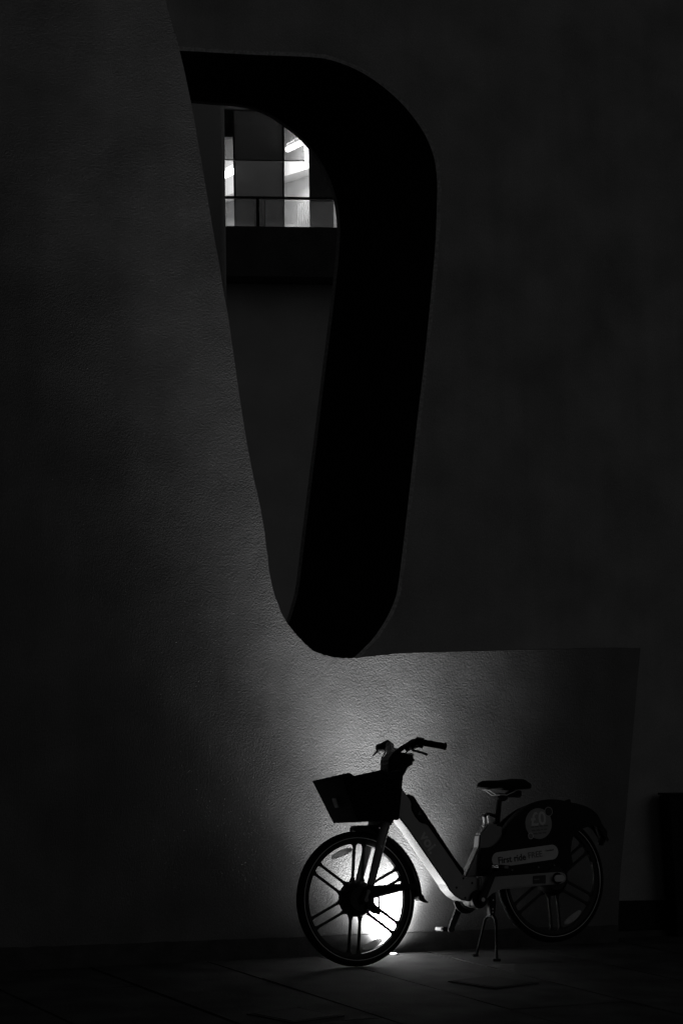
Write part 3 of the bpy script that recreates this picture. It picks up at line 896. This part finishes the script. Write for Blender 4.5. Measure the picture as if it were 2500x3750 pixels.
# small print under it: rows of marks too small to read
rnd = random.Random(5)
pm = MB()
for row, (t_, x0, x1) in enumerate(((0.676, 1.030, 1.135), (0.657, 1.036, 1.138), (0.640, 1.045, 1.120))):
    x = x0
    while x < x1:
        wd = rnd.uniform(0.012, 0.026)
        pm.box(bl(x + wd / 2, t_ + (x - 1.08) * 0.07, 0.0497), (wd, 0.0006, 0.008))
        x += wd + 0.006
pm.build('small_print', 'inkmid', rg)
ang = math.atan2(0.579 - 0.545, 1.164 - 0.803)
ca, sa = math.cos(ang), math.sin(ang)
cx0, ct0, hl, hr = 0.990, 0.523, 0.170, 0.039
pill = []
for k in range(13):
    f = -math.pi / 2 + math.pi * k / 12
    pill.append((hl + hr * math.cos(f), hr * math.sin(f)))
for k in range(13):
    f = math.pi / 2 + math.pi * k / 12
    pill.append((-hl + hr * math.cos(f), hr * math.sin(f)))
MB().prism([(cx0 + a * ca - b * sa, ct0 + a * sa + b * ca) for a, b in pill], 0.0485, 0.0492).build('banner_sticker', 'sticker', rg)
def on_pill(a, b):
    return side_matrix(cx0 + a * ca - b * sa, ct0 + a * sa + b * ca, 0.0497, ang)
lettering('lettering', 'First ride', 0.172, on_pill(-0.085, -0.004), 'inkdark', rg, bold=0.02)
lettering('lettering', 'FREE', 0.088, on_pill(0.062, 0.0), 'inkmid', rg, bold=0.01)
lettering('lettering', 'Download', 0.050, on_pill(0.155, 0.012), 'inkdark', rg)
for s_, t_ in ((0.905, 0.452), (1.07, 0.462), (1.17, 0.47)):
    disc(s_, t_, 0.005, 0.005, 0.0482, 0.0495, 'rivet', 'sticker2', rg, 10)

# chain stays, bottom bracket, cranks
for sg in (1, -1):
    csp = [(0.690, 0.419), (0.764, 0.420), (1.166, 0.434), (1.208, 0.432), (1.228, 0.412), (1.222, 0.384), (1.190, 0.374), (1.143, 0.370), (0.819, 0.356), (0.760, 0.335), (0.718, 0.304), (0.69, 0.32)]
    stay = MB().prism(csp, sg * 0.054, sg * 0.078).build('chain_stay', 'paint', bike, bevel=0.006)
    if sg > 0:
        MB().prism([(1.012, 0.419), (1.093, 0.421), (1.090, 0.377), (1.010, 0.377)], 0.0785, 0.0795).build('label_plate', 'inkdark', stay)
        MB().prism([(1.018, 0.396), (1.052, 0.397), (1.052, 0.404), (1.018, 0.403)], 0.0797, 0.0800).build('label_print', 'inkmid', stay)
        MB().lathe(1.166, 0.402, [(0.002, 0.079), (0.030, 0.079), (0.026, 0.094), (0.002, 0.094)], 28).build('axle_ring', 'black', stay, smooth=40)
        MB().prism([(1.160 + 0.022 * math.cos(f) * 1 + (0.014 if math.cos(f) > 0 else -0.006), 0.402 + 0.018 * math.sin(f)) for f in [2 * math.pi * k / 20 for k in range(20)]], 0.094, 0.104).build('axle_cap', 'sticker', stay, bevel=0.003)
bb = MB()
bb.lathe(0.683, 0.308, [(0.006, -0.075), (0.045, -0.075), (0.048, -0.060), (0.048, 0.060), (0.045, 0.075), (0.006, 0.075)], 32)
bb = bb.build('bottom_bracket', 'black', bike, smooth=40)
MB().lathe(0.683, 0.308, [(0.040, -0.066), (0.075, -0.066), (0.075, -0.060), (0.040, -0.060)], 40).build('chain_guard', 'black', bb, smooth=40)
def crank(sg, end, ped_dir):
    a = Vector((0.683, 0.308))
    d = (Vector(end) - a).normalized()
    q = Vector((-d.y, d.x))
    L = (Vector(end) - a).length
    poly = []
    for k in range(9):
        f = math.pi / 2 + math.pi * k / 8
        poly.append(a + (d * math.cos(f) + q * math.sin(f)) * 0.021)
    for k in range(9):
        f = -math.pi / 2 + math.pi * k / 8
        poly.append(a + d * L + (d * math.cos(f) + q * math.sin(f)) * 0.015)
    c = MB().prism([(p.x, p.y) for p in poly], sg * 0.086, sg * 0.104).build('crank', 'alloy', bike, bevel=0.004)
    MB().lathe(0.683, 0.308, [(0.002, sg * 0.104), (0.012, sg * 0.104), (0.010, sg * 0.110), (0.002, sg * 0.110)], 16).build('crank_bolt', 'chrome', c)
    pc = a + d * L
    pd = Vector(ped_dir).normalized()
    pq = Vector((-pd.y, pd.x))
    f = [pc + pd * x + pq * y for x, y in ((-0.038, -0.011), (0.038, -0.011), (0.038, 0.011), (-0.038, 0.011))]
    p = MB().prism([(v.x, v.y) for v in f], sg * 0.112, sg * 0.195).build('pedal', 'black', c, bevel=0.005)
    for e in (-1, 1):
        f = [pc + pd * x + pq * y for x, y in ((e * 0.0375, -0.007), (e * 0.0405, -0.007), (e * 0.0405, 0.007), (e * 0.0375, 0.007))]
        MB().prism([(v.x, v.y) for v in f], sg * 0.125, sg * 0.182).build('pedal_reflector', 'refl', p)
    f = [pc + pd * x + pq * y for x, y in ((-0.012, -0.007), (0.012, -0.007), (0.012, 0.007), (-0.012, 0.007))]
    MB().prism([(v.x, v.y) for v in f], sg * 0.195, sg * 0.1975).build('pedal_end', 'sticker2', p)
    return c
crank(1, (0.775, 0.470), (1, -0.10))
crank(-1, (0.602, 0.155), (1, -0.08))

# centre stand
sm = MB().prism([(0.776, 0.350), (0.815, 0.350), (0.818, 0.290), (0.806, 0.215), (0.780, 0.215), (0.780, 0.290)], -0.022, 0.022).build('centre_stand', 'black', bike, bevel=0.005)
for sg in (1, -1):
    f = (F0 + bxv * 0.757 + bn * (0.100 * sg))        # foot on the paving
    loc = bike.matrix_world.inverted() @ Vector((f.x, f.y, 0.006))
    pts = [bl(0.793, 0.222, 0.004 * sg), bl(0.792, 0.216, 0.030 * sg), bl(0.789, 0.200, 0.052 * sg), bl(0.784, 0.165, 0.064 * sg), Vector((0.762, -0.093 * sg, 0.04)) if sg > 0 else Vector((0.762, 0.093, 0.04)), loc]
    pts[4] = pts[3].lerp(loc, 0.85)
    MB().tube(pts, [0.0085, 0.0085, 0.0078, 0.0070, 0.0068, 0.0068], 10).build('stand_leg', 'basket', sm, smooth=60)
    MB().tube([loc + Vector((-0.022, 0, 0.003)), loc + Vector((0.014, -0.012 * sg, 0.002))], 0.0072, 10).build('stand_foot', 'rubber', sm, smooth=60)
for s_, t_ in ((0.797, 0.30), (0.792, 0.255), (0.791, 0.238)):
    disc(s_, t_, 0.004, 0.004, 0.022, 0.0245, 'stand_bolt', 'chrome', sm, 10)
MB().tube([bl(0.72, 0.30, 0.02), bl(0.70, 0.268, 0.02), bl(0.66, 0.258, 0.02), bl(0.62, 0.275, 0.02), bl(0.600, 0.300, 0.02)], 0.005, 8).build('motor_cable', 'rubber', bb, smooth=60)
